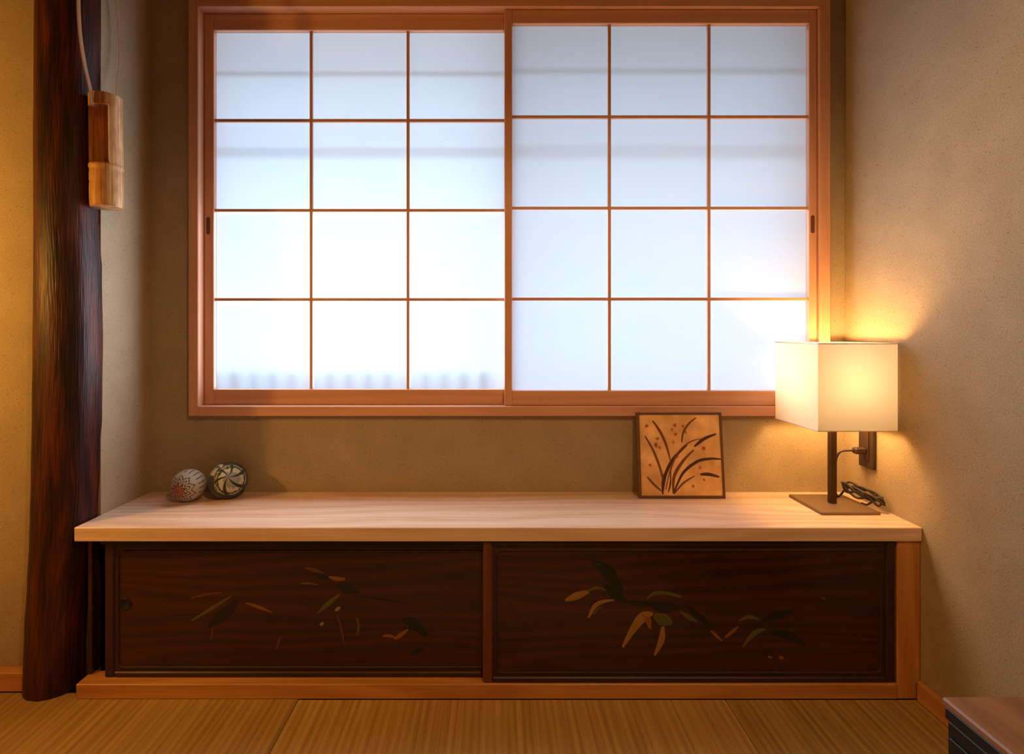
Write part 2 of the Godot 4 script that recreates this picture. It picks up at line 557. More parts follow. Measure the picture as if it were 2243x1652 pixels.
# ------------------------------------------------------------------ the log post
func make_post() -> void:
	var t := thing("log_post", Vector3(-0.95, 0, -1.163), "dark polished log post with a crooked, rounded hewn shape", "post")
	var n1 := noise(61, 1.0, 3)
	# measured outline: height, left edge, right edge (metres in the plane of the post's axis)
	var rim := [
		[0.000, -1.0240, -0.9225], [0.060, -1.0225, -0.9215], [0.140, -1.0200, -0.9180], [0.230, -1.0140, -0.9080], [0.330, -1.0095, -0.8990],
		[0.380, -1.0080, -0.8940], [0.480, -1.0060, -0.8900], [0.600, -1.0040, -0.8870], [0.760, -1.0030, -0.8855], [0.920, -1.0010, -0.8875],
		[1.040, -1.0000, -0.8920], [1.200, -1.0010, -0.8935], [1.330, -1.0000, -0.8915], [1.430, -0.9990, -0.8880], [1.600, -0.9970, -0.8880], [1.900, -0.9960, -0.8870], [2.350, -0.9950, -0.8870],
	]
	var rows := []
	var steps := 150
	var sides := 48
	for i in steps + 1:
		var y := 2.35 * i / steps
		var k := 0
		while k < rim.size() - 2 and rim[k + 1][0] < y:
			k += 1
		var f: float = smoothstep(0.0, 1.0, clampf((y - rim[k][0]) / (rim[k + 1][0] - rim[k][0]), 0, 1))
		var l: float = lerpf(rim[k][1], rim[k + 1][1], f)
		var r: float = lerpf(rim[k][2], rim[k + 1][2], f)
		var cx := (l + r) / 2.0
		var rad := (r - l) / 2.0
		var row := PackedVector3Array()
		for j in sides + 1:
			var a := TAU * (j % sides) / sides
			var c := cos(a)
			var s := sin(a)
			var sq := pow(pow(absf(c), 2.7) + pow(absf(s), 2.7), -1.0 / 2.7)
			var bump := n1.get_noise_3d(c * 0.9, s * 0.9, y * 3.2) * 0.05 + n1.get_noise_3d(c * 3.0 + 9.0, s * 3.0, y * 7.0) * 0.022
			var q := rad * sq * (1.0 + bump * (1.0 - 0.8 * absf(c)))
			row.append(Vector3(cx + 0.95 + q * c, y, minf(q, 0.052) * s if s > 0.0 else q * s))
		rows.append(row)
	var st := begin()
	grid(st, rows, false, Vector2(1, 1))
	st.generate_normals()
	put("trunk", st, mats.log, t)

# ------------------------------------------------------------------ the board and the cupboard below it
func make_board() -> void:
	var t := thing("counter_board", Vector3(0, TOP - 0.03, -1.237), "long pale cypress board under the window, carrying lamp and picture", "shelf")
	# laminated from four staves, each with its own figure
	var zs := [-1.113, -1.176, -1.239, -1.301, -BACK]
	for k in 4:
		var st := begin()
		box(st, Vector3(WALL_L + 0.0005, -0.03 + 0.03, zs[k + 1] + 1.237), Vector3(WALL_R - 0.0005, 0.03, zs[k] + 1.237), 0.0016 if k == 0 else 0.0003, 0)
		put("stave", st, mats.cypress, t)

func ribbon(st: SurfaceTool, pts: Array, widths: Array, lift: float) -> void:
	# a brush-stroke leaf lying on the door (x, y in the door plane), slightly raised in the middle
	var path := []
	for i in pts.size():
		path.append(Vector3(pts[i].x, pts[i].y, widths[i]))
	var fine := smooth_path(path, 6)
	var n := fine.size()
	for side in [-1.0, 1.0]:
		for i in n - 1:
			var quad := []
			for e in [[i, 0.0], [i, 1.0], [i + 1, 1.0], [i + 1, 0.0]]:
				var at_i: int = e[0]
				var d: Vector3 = fine[mini(at_i + 1, n - 1)] - fine[maxi(at_i - 1, 0)]
				var normal := Vector2(-d.y, d.x).normalized()
				var w: float = fine[at_i].z * 0.5
				quad.append(Vector3(fine[at_i].x + normal.x * w * e[1] * side, fine[at_i].y + normal.y * w * e[1] * side, lift * (1.0 - e[1])))
			for k in ([0, 1, 2, 0, 2, 3] if side < 0 else [0, 2, 1, 0, 3, 2]):
				st.set_uv(Vector2.ZERO)
				st.add_vertex(quad[k])

func leaf_paint(c: Color) -> StandardMaterial3D:
	var key := "paint" + c.to_html()
	if not mats.has(key):
		mats[key] = surface(c, 0.45)
	return mats[key]

func rounded_ring(st: SurfaceTool, x0: float, y0: float, x1: float, y1: float, r: float, w: float, hgt: float) -> void:
	# a raised moulding round a panel
	var loop := []
	for c in [[x1 - r, y1 - r, 0.0], [x0 + r, y1 - r, PI / 2], [x0 + r, y0 + r, PI], [x1 - r, y0 + r, 1.5 * PI]]:
		for k in 7:
			var a: float = c[2] + PI / 2 * k / 6
			loop.append([Vector2(c[0] + cos(a) * r, c[1] + sin(a) * r), Vector2(cos(a), sin(a))])
	loop.append(loop[0])
	var rows := []
	for e in [[0.5, 0.0], [0.35, 0.8], [0.0, 1.0], [-0.35, 0.8], [-0.5, 0.0]]:
		var row := PackedVector3Array()
		for q in loop:
			var p: Vector2 = q[0] + q[1] * w * e[0]
			row.append(Vector3(p.x, p.y, hgt * e[1]))
		rows.append(row)
	grid(st, rows, true)

func make_cupboard() -> void:
	var t := thing("sliding_door_cupboard", Vector3(0, 0, -1.25), "low cupboard with two dark lacquered sliding doors under the board", "cupboard")
	var o := Vector3(0, 0, 1.25)
	var b := func(called: String, lo: Vector3, hi: Vector3, m: Material, grain := 0, bevel := 0.0015) -> MeshInstance3D:
		return block(called, lo + o, hi + o, m, t, bevel, grain)
	var under := TOP - 0.03
	var zf := -1.118
	b.call("sill", Vector3(WALL_L + 0.0005, 0, -1.165), Vector3(0.8595, 0.032, zf), mats.sill)
	b.call("right_jamb", Vector3(0.860, 0, -1.17), Vector3(WALL_R - 0.0005, under, zf - 0.0006), mats.sill, 1)
	# on the left the cupboard stands open between the post and the edge of the door
	b.call("side_panel", Vector3(WALL_L + 0.0005, 0.032, -BACK + 0.014), Vector3(WALL_L + 0.010, under, -1.150), mats.lacquer, 1)
	b.call("left_jamb", Vector3(WALL_L + 0.010, 0.032, -1.300), Vector3(-0.846, under, -1.255), mats.lacquer, 1)
	b.call("head_rail", Vector3(-0.846, under - 0.012, -1.17), Vector3(0.860, under, -1.126), mats.dark)
	b.call("back_panel", Vector3(WALL_L + 0.0005, 0.0, -BACK + 0.001), Vector3(WALL_R - 0.0005, under, -BACK + 0.013), mats.dark)
	door(t, o, "right", 1.1215, -0.0235, 0.8580, 0.0325, under - 0.0025)
	door(t, o, "left", 1.1390, -0.8455, 0.0200, 0.0325, under - 0.0125)

func door(t: Node3D, o: Vector3, which: String, depth: float, x0: float, x1: float, y0: float, y1: float) -> void:
	var d := Node3D.new()
	d.name = "sliding_door"
	t.add_child(d, true)
	d.position = Vector3((x0 + x1) / 2.0, y0, -depth) + o
	d.set_meta("label", "right door painted with drooping gold and green leaves" if which == "right" else "left door painted with dim bamboo leaves and a round pull")
	var c := Vector3((x0 + x1) / 2.0, y0, 0)
	var w := x1 - x0
	var h := y1 - y0
	var sw := 0.020
	var rw := 0.012
	block("panel", Vector3(-w / 2 + sw, rw, -0.012), Vector3(w / 2 - sw, h - rw, -0.0035), mats.lacquer, d, 0.0, 0)
	block("stile", Vector3(-w / 2, 0, -0.0145), Vector3(-w / 2 + sw, h, 0), mats.lit_rim if which == "right" else mats.lacquer_rim, d, 0.0025, 1)  # right door: light falling on this stile is put into its wood colour
	block("stile", Vector3(w / 2 - sw, 0, -0.0145), Vector3(w / 2, h, 0), mats.lacquer_rim, d, 0.0025, 1)
	block("rail", Vector3(-w / 2 + sw, 0, -0.0145), Vector3(w / 2 - sw, rw, 0), mats.lacquer_rim, d, 0.0025, 0)
	block("rail", Vector3(-w / 2 + sw, h - rw, -0.0145), Vector3(w / 2 - sw, h, 0), mats.lacquer_rim, d, 0.0025, 0)
	var st := begin()
	rounded_ring(st, -w / 2 + sw + 0.008, rw + 0.008, w / 2 - sw - 0.008, h - rw - 0.008, 0.013, 0.006, 0.0028)
	st.generate_normals()
	put("moulding", st, mats.lacquer_rim, d, ).position = Vector3(0, 0, -0.0036)
	# painted leaves: measured strokes [points], [widths in mm], colour
	var gold := Color(0.56, 0.40, 0.20)
	var ochre := Color(0.50, 0.30, 0.14)
	var olive := Color(0.33, 0.30, 0.15)
	var green := Color(0.045, 0.075, 0.05)
	var teal := Color(0.045, 0.065, 0.065)
	var rose := Color(0.36, 0.20, 0.14)
	var pale := Color(0.50, 0.44, 0.34)
	var strokes := []
	if which == "right":
		strokes = [
			[[1296, 1228, 1330, 1252, 1362, 1296], [4, 26, 10], green], [[1299, 1231, 1312, 1236, 1322, 1244], [2, 5, 2], olive],
			[[1322, 1280, 1345, 1300, 1372, 1318], [4, 22, 8], green], [[1238, 1316, 1262, 1306, 1290, 1296], [5, 15, 7], gold],
			[[1284, 1297, 1306, 1288, 1328, 1293], [4, 6, 3], olive], [[1289, 1354, 1303, 1328, 1322, 1318, 1345, 1315], [4, 9, 7, 3], gold],
			[[1300, 1347, 1309, 1334, 1318, 1330], [2, 4, 2], olive], [[1372, 1318, 1400, 1322, 1432, 1326], [4, 12, 4], green],
			[[1417, 1312, 1432, 1301, 1456, 1299, 1492, 1308], [3, 8, 7, 6], olive], [[1426, 1322, 1452, 1332, 1486, 1330], [6, 22, 8], teal],
			[[1364, 1418, 1386, 1380, 1408, 1352, 1430, 1344], [5, 14, 20, 6], gold], [[1404, 1346, 1418, 1356, 1424, 1378], [4, 14, 4], ochre],
			[[1432, 1348, 1452, 1357, 1472, 1366], [8, 26, 8], olive], [[1452, 1372, 1449, 1402, 1434, 1436], [6, 13, 4], gold],
			[[1490, 1340, 1508, 1352, 1526, 1362], [3, 9, 3], olive], [[1500, 1326, 1530, 1350, 1560, 1374], [4, 12, 4], green],
			[[1557, 1382, 1568, 1392, 1581, 1404], [3, 6, 3], ochre], [[1588, 1397, 1602, 1386, 1617, 1373], [4, 8, 3], ochre],
			[[1627, 1418, 1642, 1398, 1660, 1383, 1676, 1379], [3, 9, 10, 4], olive], [[1618, 1360, 1640, 1352, 1662, 1356], [3, 8, 3], olive],
			[[1668, 1362, 1700, 1348, 1736, 1340], [5, 18, 6], green], [[1690, 1385, 1724, 1392, 1764, 1414], [5, 18, 6], green],
			[[1682, 1437, 1686, 1440, 1690, 1441], [3, 5, 3], ochre], [[1706, 1440, 1711, 1441, 1717, 1443], [4, 7, 4], ochre], [[1800, 1310, 1804, 1311, 1808, 1313], [3, 5, 3], rose],
		]
	else:
		strokes = [
			[[418, 1311, 450, 1303, 488, 1298], [2, 6, 2], rose], [[420, 1360, 462, 1334, 507, 1306], [3, 7, 3], olive], [[456, 1373, 488, 1348, 520, 1318], [5, 26, 8], teal],
			[[538, 1321, 566, 1330, 596, 1342], [2, 7, 2], ochre], [[462, 1404, 464, 1390, 466, 1376], [2, 4, 2], rose], [[606, 1422, 611, 1404, 616, 1392], [3, 5, 2], rose],
			[[668, 1244, 688, 1249, 710, 1256], [3, 8, 3], rose], [[688, 1258, 704, 1264, 720, 1268], [3, 12, 4], teal], [[720, 1264, 738, 1268, 757, 1269], [3, 9, 4], ochre],
			[[657, 1279, 676, 1278, 696, 1281], [2, 5, 2], olive], [[738, 1284, 760, 1290, 786, 1298], [5, 20, 5], teal], [[696, 1343, 720, 1322, 746, 1301], [4, 10, 4], olive],
			[[734, 1338, 740, 1334, 745, 1330], [4, 7, 4], pale], [[701, 1370, 705, 1367, 709, 1364], [4, 7, 4], pale], [[738, 1346, 748, 1380, 754, 1412], [2, 4, 2], rose],
			[[780, 1352, 786, 1372, 782, 1392], [2, 5, 2], olive], [[784, 1306, 836, 1313, 894, 1322], [2, 5, 2], teal], [[838, 1394, 852, 1393, 867, 1397], [3, 7, 3], ochre],
			[[864, 1401, 878, 1391, 894, 1379], [3, 9, 3], ochre], [[880, 1358, 906, 1366, 936, 1392], [6, 24, 8], teal], [[897, 1434, 912, 1428, 928, 1421], [4, 12, 4], teal],
		]
	for s in strokes:
		var pts := []
		var widths := []
		for k in s[1].size():
			var p := at(s[0][2 * k], s[0][2 * k + 1], depth + 0.0035) - c
			pts.append(Vector2(p.x, p.y))
			widths.append(s[1][k] * 0.00105)
		var ls := begin()
		ribbon(ls, pts, widths, 0.0006)
		ls.generate_normals()
		put("painted_leaf", ls, leaf_paint(s[2]), d).position = Vector3(0, 0, -0.00345)
	if which == "left":
		var fp := at(272.6, 1325, depth) - c
		var fs := begin()
		var rows := []
		for e in [[0.0130, 0.0], [0.0128, 0.0016], [0.0112, 0.0020], [0.0100, 0.0010], [0.0, 0.0003]]:
			var row := PackedVector3Array()
			for j in 29:
				var a := -TAU * j / 28
				row.append(Vector3(cos(a) * e[0], sin(a) * e[0], e[1]))
			rows.append(row)
		grid(fs, rows, false)
		fs.generate_normals()
		put("finger_pull", fs, mats.iron, d).position = Vector3(fp.x, fp.y, -0.0035)

# ------------------------------------------------------------------ the table lamp in the corner
func make_lamp() -> Node3D:
	var cx := 0.8085
	var cz := -1.255
	var t := thing("table_lamp", Vector3(cx, TOP, cz), "lit table lamp with a cream square shade on a bronze stem", "lamp")
	block("base", Vector3(-0.0665, 0.0, -0.0665), Vector3(0.0675, 0.0065, 0.0665), mats.base_bronze, t, 0.0012)
	block("stem", Vector3(-0.0072, 0.0065, -0.0072), Vector3(0.0072, 0.262, 0.0072), mats.bronze, t, 0.001)
	var st := begin()
	lathe(st, [Vector2(0.0, 0.262), Vector2(0.016, 0.262), Vector2(0.017, 0.264), Vector2(0.017, 0.282), Vector2(0.0, 0.283)], 24)
	st.generate_normals()
	put("bulb_socket", st, mats.iron, t)
	# shade: four thin walls of cloth, open above and below, with wire rims and a spider
	var s := Node3D.new()
	s.name = "shade"
	t.add_child(s)
	var h := 0.0885
	var y0 := 0.562 - TOP
	var y1 := 0.7565 - TOP
	st = begin()
	var th := 0.0
	for k in 4:
		var b := Basis(Vector3.UP, k * PI / 2)
		face(st, [b * Vector3(-h, y0, h), b * Vector3(h, y0, h), b * Vector3(h, y1, h), b * Vector3(-h, y1, h)], b * Vector3(0, 0, 1), 0)
	put("cloth", st, mats.lamp_cloth, s)
	for y in [y0, y1]:
		st = begin()
		for k in 4:
			var b := Basis(Vector3.UP, k * PI / 2)
			tube(st, [b * Vector3(-h, y, h), b * Vector3(h, y, h)], 0.0013, 8)
		st.generate_normals()
		put("rim_wire", st, mats.lamp_cloth, s)
	st = begin()
	for k in 4:
		var b := Basis(Vector3.UP, k * PI / 2 + PI / 4)
		tube(st, [b * Vector3(0.016, y0 + 0.075, 0), b * Vector3(h * 1.40, y0 + 0.002, 0)], 0.0012, 6)
	st.generate_normals()
	put("spider", st, mats.iron, s)
	# the bulb and its light
	var yb := 0.664 - TOP
	var glass := surface(Color(1, 0.95, 0.85), 0.4)
	glass.emission_enabled = true
	glass.emission = Color(1.0, 0.80, 0.50)
	glass.emission_energy_multiplier = 3.0
	st = begin()
	var prof := []
	for k in 17:
		var a := PI * k / 16
		var r := 0.021 * sin(a) if k > 4 else maxf(0.021 * sin(a), 0.011 if k > 0 else 0.0)
		prof.append(Vector2(r, yb - 0.024 * cos(a)))
	lathe(st, prof, 24)
	st.generate_normals()
	put("bulb", st, glass, t)
	var l := OmniLight3D.new()
	l.name = "bulb_light"
	l.position = Vector3(0, yb, 0)
	l.light_color = Color(1.0, 0.80, 0.50)
	l.light_energy = 0.165
	l.light_size = 0.038
	l.omni_range = 8.0
	l.omni_attenuation = 2.0
	l.shadow_enabled = true
	t.add_child(l)
	return t

func make_outlet_and_cord(lamp: Node3D) -> void:
	var t := thing("wall_outlet", Vector3(WALL_R, 0.52, -1.272), "dark brown outlet plate on the right wall behind the lamp", "outlet")
	block("plate", Vector3(-0.009, -0.066, -0.025), Vector3(-0.0002, 0.055, 0.025), mats.plate, t, 0.003)
	block("socket_face", Vector3(-0.0115, -0.045, -0.013), Vector3(-0.009, 0.040, 0.013), mats.plate, t, 0.001)
	# the cord belongs to the lamp: plug, a drop, and a loose bundle behind the foot
	var p := lamp
	var o := -lamp.position
	block("plug", Vector3(0.870, 0.488, -1.279) + o, Vector3(0.8974, 0.503, -1.262) + o, mats.cord, p, 0.003)
	var pts := [Vector3(0.872, 0.4955, -1.27), Vector3(0.855, 0.4955, -1.271), Vector3(0.840, 0.492, -1.273), Vector3(0.833, 0.475, -1.277), Vector3(0.832, 0.44, -1.283), Vector3(0.834, 0.41, -1.288), Vector3(0.842, 0.386, -1.293), Vector3(0.852, 0.3765, -1.297)]
	# a loosely wound bundle that lies between the foot of the lamp and the wall
	for k in 46:
		var f := k / 45.0
		var a := f * TAU * 4.6
		var along := 0.5 - 0.5 * cos(a)
		var mid := Vector3(0.862, 0.3785, -1.296).lerp(Vector3(0.893, 0.3765, -1.205), along)
		var lift := 0.005 + 0.019 * absf(sin(a * 1.37 + 0.6)) + 0.014 * absf(sin(f * 9.0)) * (1.0 - along)
		pts.append(mid + Vector3(sin(a) * 0.0115 + 0.003 * sin(f * 31.0), lift, cos(f * 23.0) * 0.006))
	pts.append(Vector3(0.886, 0.3735, -1.245))
	pts.append(Vector3(0.8835, 0.371, -1.262))
	var path := smooth_path(pts, 6)
	for i in path.size():
		path[i] += o
	var st := begin()
	tube(st, path, 0.0025, 8)
	st.generate_normals()
	put("cord", st, mats.cord, p)

# ------------------------------------------------------------------ picture, balls, vase
func make_picture() -> void:
	var w := 0.2150
	var h := 0.2130
	var th := 0.014
	var t := thing("framed_picture", Vector3(0.4690, TOP, -1.3045), "square brushwork picture of orchid leaves leaning against the window frame", "picture")
	t.rotation = Vector3(-atan2(0.0255, 0.211), 0, 0)
	t.rotation.y = 0.0
	var st := begin()
	var s := 512
	var im := Image.create(s, s, false, Image.FORMAT_RGB8)
	var n := noise(71, 0.012, 3)
	var n2 := noise(72, 0.004, 2)
	for y in s:
		for x in s:
			var k := n.get_noise_2d(x, y) * 0.06 + n2.get_noise_2d(x, y) * 0.12
			im.set_pixel(x, y, Color(0.90 + k, 0.69 + k, 0.45 + k * 0.8))
	var brown := Color(0.26, 0.13, 0.07)
	var mid := Color(0.45, 0.25, 0.11)
	var red := Color(0.66, 0.28, 0.10)
	# leaves: points in picture widths (0..1 from the top left), brush width, colour
	var leaves := [
		[[0.26, 0.97, 0.27, 0.80, 0.30, 0.72], 0.022, brown], [[0.07, 0.27, 0.17, 0.46, 0.25, 0.70, 0.27, 0.84], 0.020, mid],
		[[0.17, 0.08, 0.25, 0.20, 0.32, 0.36, 0.37, 0.56], 0.022, mid], [[0.26, 0.94, 0.31, 0.72, 0.42, 0.53, 0.58, 0.38], 0.026, brown],
		[[0.30, 0.92, 0.36, 0.70, 0.47, 0.47, 0.62, 0.34, 0.76, 0.30], 0.014, mid], [[0.68, 0.39, 0.80, 0.30, 0.95, 0.24], 0.024, brown],
		[[0.39, 0.96, 0.41, 0.76, 0.52, 0.58, 0.66, 0.44], 0.026, mid], [[0.40, 0.95, 0.52, 0.72, 0.70, 0.58, 0.86, 0.545, 0.99, 0.55], 0.024, brown],
		[[0.40, 0.97, 0.52, 0.84, 0.66, 0.755], 0.016, mid], [[0.74, 0.735, 0.84, 0.735, 0.96, 0.765], 0.026, brown],
		[[0.08, 0.77, 0.16, 0.86, 0.25, 0.94], 0.018, mid], [[0.52, 0.34, 0.545, 0.22, 0.62, 0.11, 0.71, 0.04], 0.018, mid],
		[[0.33, 0.95, 0.36, 0.84, 0.37, 0.66], 0.013, brown],
	]
	for e in leaves:
		var pts := []
		for k in range(0, e[0].size(), 2):
			pts.append(Vector3(e[0][k] * s, e[0][k + 1] * s, 0))
		var path := smooth_path(pts, 60)
		for i in path.size():
			var f := float(i) / path.size()
			var r: float = e[1] * s * 0.72 * (0.45 + 0.75 * sin(PI * clampf(f * 0.9 + 0.08, 0, 1)))
			dab(im, path[i], r, e[2], 0.8)
	var rng := RandomNumberGenerator.new()
	rng.seed = 9
	for e in [[0.44, 0.13, 0.020], [0.40, 0.19, 0.014], [0.45, 0.25, 0.018], [0.54, 0.15, 0.016], [0.22, 0.30, 0.018], [0.19, 0.38, 0.026], [0.24, 0.41, 0.016], [0.57, 0.22, 0.016], [0.79, 0.42, 0.026], [0.46, 0.52, 0.013], [0.42, 0.35, 0.013], [0.12, 0.62, 0.015], [0.09, 0.14, 0.022], [0.64, 0.88, 0.018], [0.78, 0.80, 0.014], [0.73, 0.66, 0.014]]:
		for k in 5:
			dab(im, Vector3((e[0] + rng.randf_range(-0.012, 0.012)) * s, (e[1] + rng.randf_range(-0.016, 0.016)) * s, 0), e[2] * s * 0.9, red if rng.randf() < 0.7 else mid, 0.5)
	var art := surface(Color.WHITE, 0.6)
	art.albedo_texture = ImageTexture.create_from_image(im)
	art.texture_repeat = false
	var q := QuadMesh.new()
	q.size = Vector2(w - 0.012, h - 0.012)
	block("board", Vector3(-w / 2 + 0.005, 0.005, -th), Vector3(w / 2 - 0.005, h - 0.005, -0.0025), mats.sill, t, 0.0, 0)
	put_mesh("painting", q, art, t, Vector3(0, h / 2, -0.0023))
	var rim: Material = mats.picture_rim
	block("frame_side", Vector3(-w / 2, 0, -th), Vector3(-w / 2 + 0.0065, h, 0), rim, t, 0.001, 1)
	block("frame_side", Vector3(w / 2 - 0.0065, 0, -th), Vector3(w / 2, h, 0), rim, t, 0.001, 1)
	block("frame_side", Vector3(-w / 2 + 0.0065, 0, -th), Vector3(w / 2 - 0.0065, 0.0075, 0), rim, t, 0.001, 0)
	block("frame_side", Vector3(-w / 2 + 0.0065, h - 0.0065, -th), Vector3(w / 2 - 0.0065, h, 0), rim, t, 0.001, 0)

func dab(im: Image, p: Vector3, r: float, c: Color, strength: float) -> void:
	for y in range(maxi(0, int(p.y - r - 1)), mini(im.get_height(), int(p.y + r + 2))):
		for x in range(maxi(0, int(p.x - r - 1)), mini(im.get_width(), int(p.x + r + 2))):
			var k := clampf((r - Vector2(x - p.x, y - p.y).length()) / (r * 0.5) , 0.0, 1.0)
			if k > 0.0:
				im.set_pixel(x, y, im.get_pixel(x, y).lerp(c, k * strength))

func temari(called_label: String, where: Vector3, r: float, pattern: int) -> void:
	var t := thing("temari_ball", where, called_label, "ball")
	t.set_meta("group", "thread balls on the board")
	var w := 512
	var h := 256
	var im := Image.create(w, h, false, Image.FORMAT_RGB8)
	var bump := Image.create(w, h, false, Image.FORMAT_L8)
	var n := noise(81 + pattern, 2.0, 2)
	var axis := Vector3(-0.10, -0.12, 0.95).normalized() if pattern == 0 else Vector3(0.42, 0.40, 0.80).normalized()
	var side := axis.cross(Vector3.UP).normalized()
	var up := side.cross(axis)
	for y in h:
		for x in w:
			var lon := TAU * x / w
			var lat := PI * (0.5 - (y + 0.5) / h)
			# matches the lathe below: angle 0 is +x and it turns towards +z; v runs from the bottom
			var d := Vector3(cos(lon) * cos(lat), -sin(lat), sin(lon) * cos(lat))
			var th := acos(clampf(d.dot(axis), -1, 1))
			var back := th > PI / 2
			if back:
				th = PI - th
			var ph := atan2(d.dot(up), d.dot(side))
			var jag := n.get_noise_3d(d.x * 3.0, d.y * 3.0, d.z * 3.0) * 0.06
			var c: Color
			if pattern == 0:
				# off-white thread with a red and dark chrysanthemum
				c = Color(0.72, 0.66, 0.58)
				var petal := absf(fposmod(ph / TAU * 10.0, 1.0) - 0.5) * 2.0
				var edge := th + petal * 0.28 + jag
				if edge < 0.30: c = Color(0.55, 0.16, 0.09)
				elif edge < 0.38: c = Color(0.78, 0.60, 0.50)
				elif edge < 0.52: c = Color(0.58, 0.28, 0.20)
				elif edge < 0.60: c = Color(0.20, 0.15, 0.14)
				elif edge < 0.74: c = Color(0.76, 0.68, 0.60)
				elif edge < 0.82: c = Color(0.26, 0.21, 0.20)
				elif edge < 1.0: c = Color(0.70, 0.64, 0.55)
				elif edge < 1.08: c = Color(0.34, 0.27, 0.25)
				if th > 1.25 and fposmod(ph / TAU * 20.0, 1.0) < 0.22: c = Color(0.35, 0.27, 0.25)
			else:
				# navy ground with a cream and olive rosette and a crescent of cream thread
				c = Color(0.055, 0.05, 0.075)
				var q := d.dot(Vector3(0.60, 0.22, 0.75).normalized()) + jag
				var wedge := fposmod(ph / TAU * 6.0 + th * 0.5, 1.0)
				if q > 0.55:
					c = Color(0.62, 0.58, 0.38)
					if q > 0.70: c = Color(0.76, 0.71, 0.56)
					if q > 0.90: c = Color(0.58, 0.55, 0.44)
					if absf(q - 0.72) < 0.035 or wedge < 0.24: c = Color(0.13, 0.12, 0.07)
					if absf(q - 0.58) < 0.02: c = Color(0.34, 0.31, 0.17)
				var e := d.dot(Vector3(-0.55, 0.35, 0.62).normalized()) + jag
				if q <= 0.50 and d.y > 0.02 and e > 0.66 and e < 0.80: c = Color(0.78, 0.73, 0.58)
				if q <= 0.50 and d.y > 0.45 and e > 0.86: c = Color(0.70, 0.66, 0.50)
			var fibre := sin((ph * 40.0 + th * 60.0)) * 0.5 + 0.5
			c = c.lerp(c * 0.75, fibre * 0.35)
			im.set_pixel(x, y, c)
			bump.set_pixel(x, y, Color.WHITE * fibre)
	var m := surface(Color.WHITE, 0.75)
	m.rim_enabled = true
	m.rim = 0.3
	m.albedo_texture = ImageTexture.create_from_image(im)
	m.heightmap_enabled = true
	m.heightmap_texture = ImageTexture.create_from_image(bump)
	m.heightmap_scale = 0.06
	var st := begin()
	var prof := []
	for k in 33:
		var a := PI * k / 32
		prof.append(Vector2(r * sin(a), r - r * cos(a)))
	lathe(st, prof, 64)
	st.generate_normals()
	put("thread_ball", st, m, t)

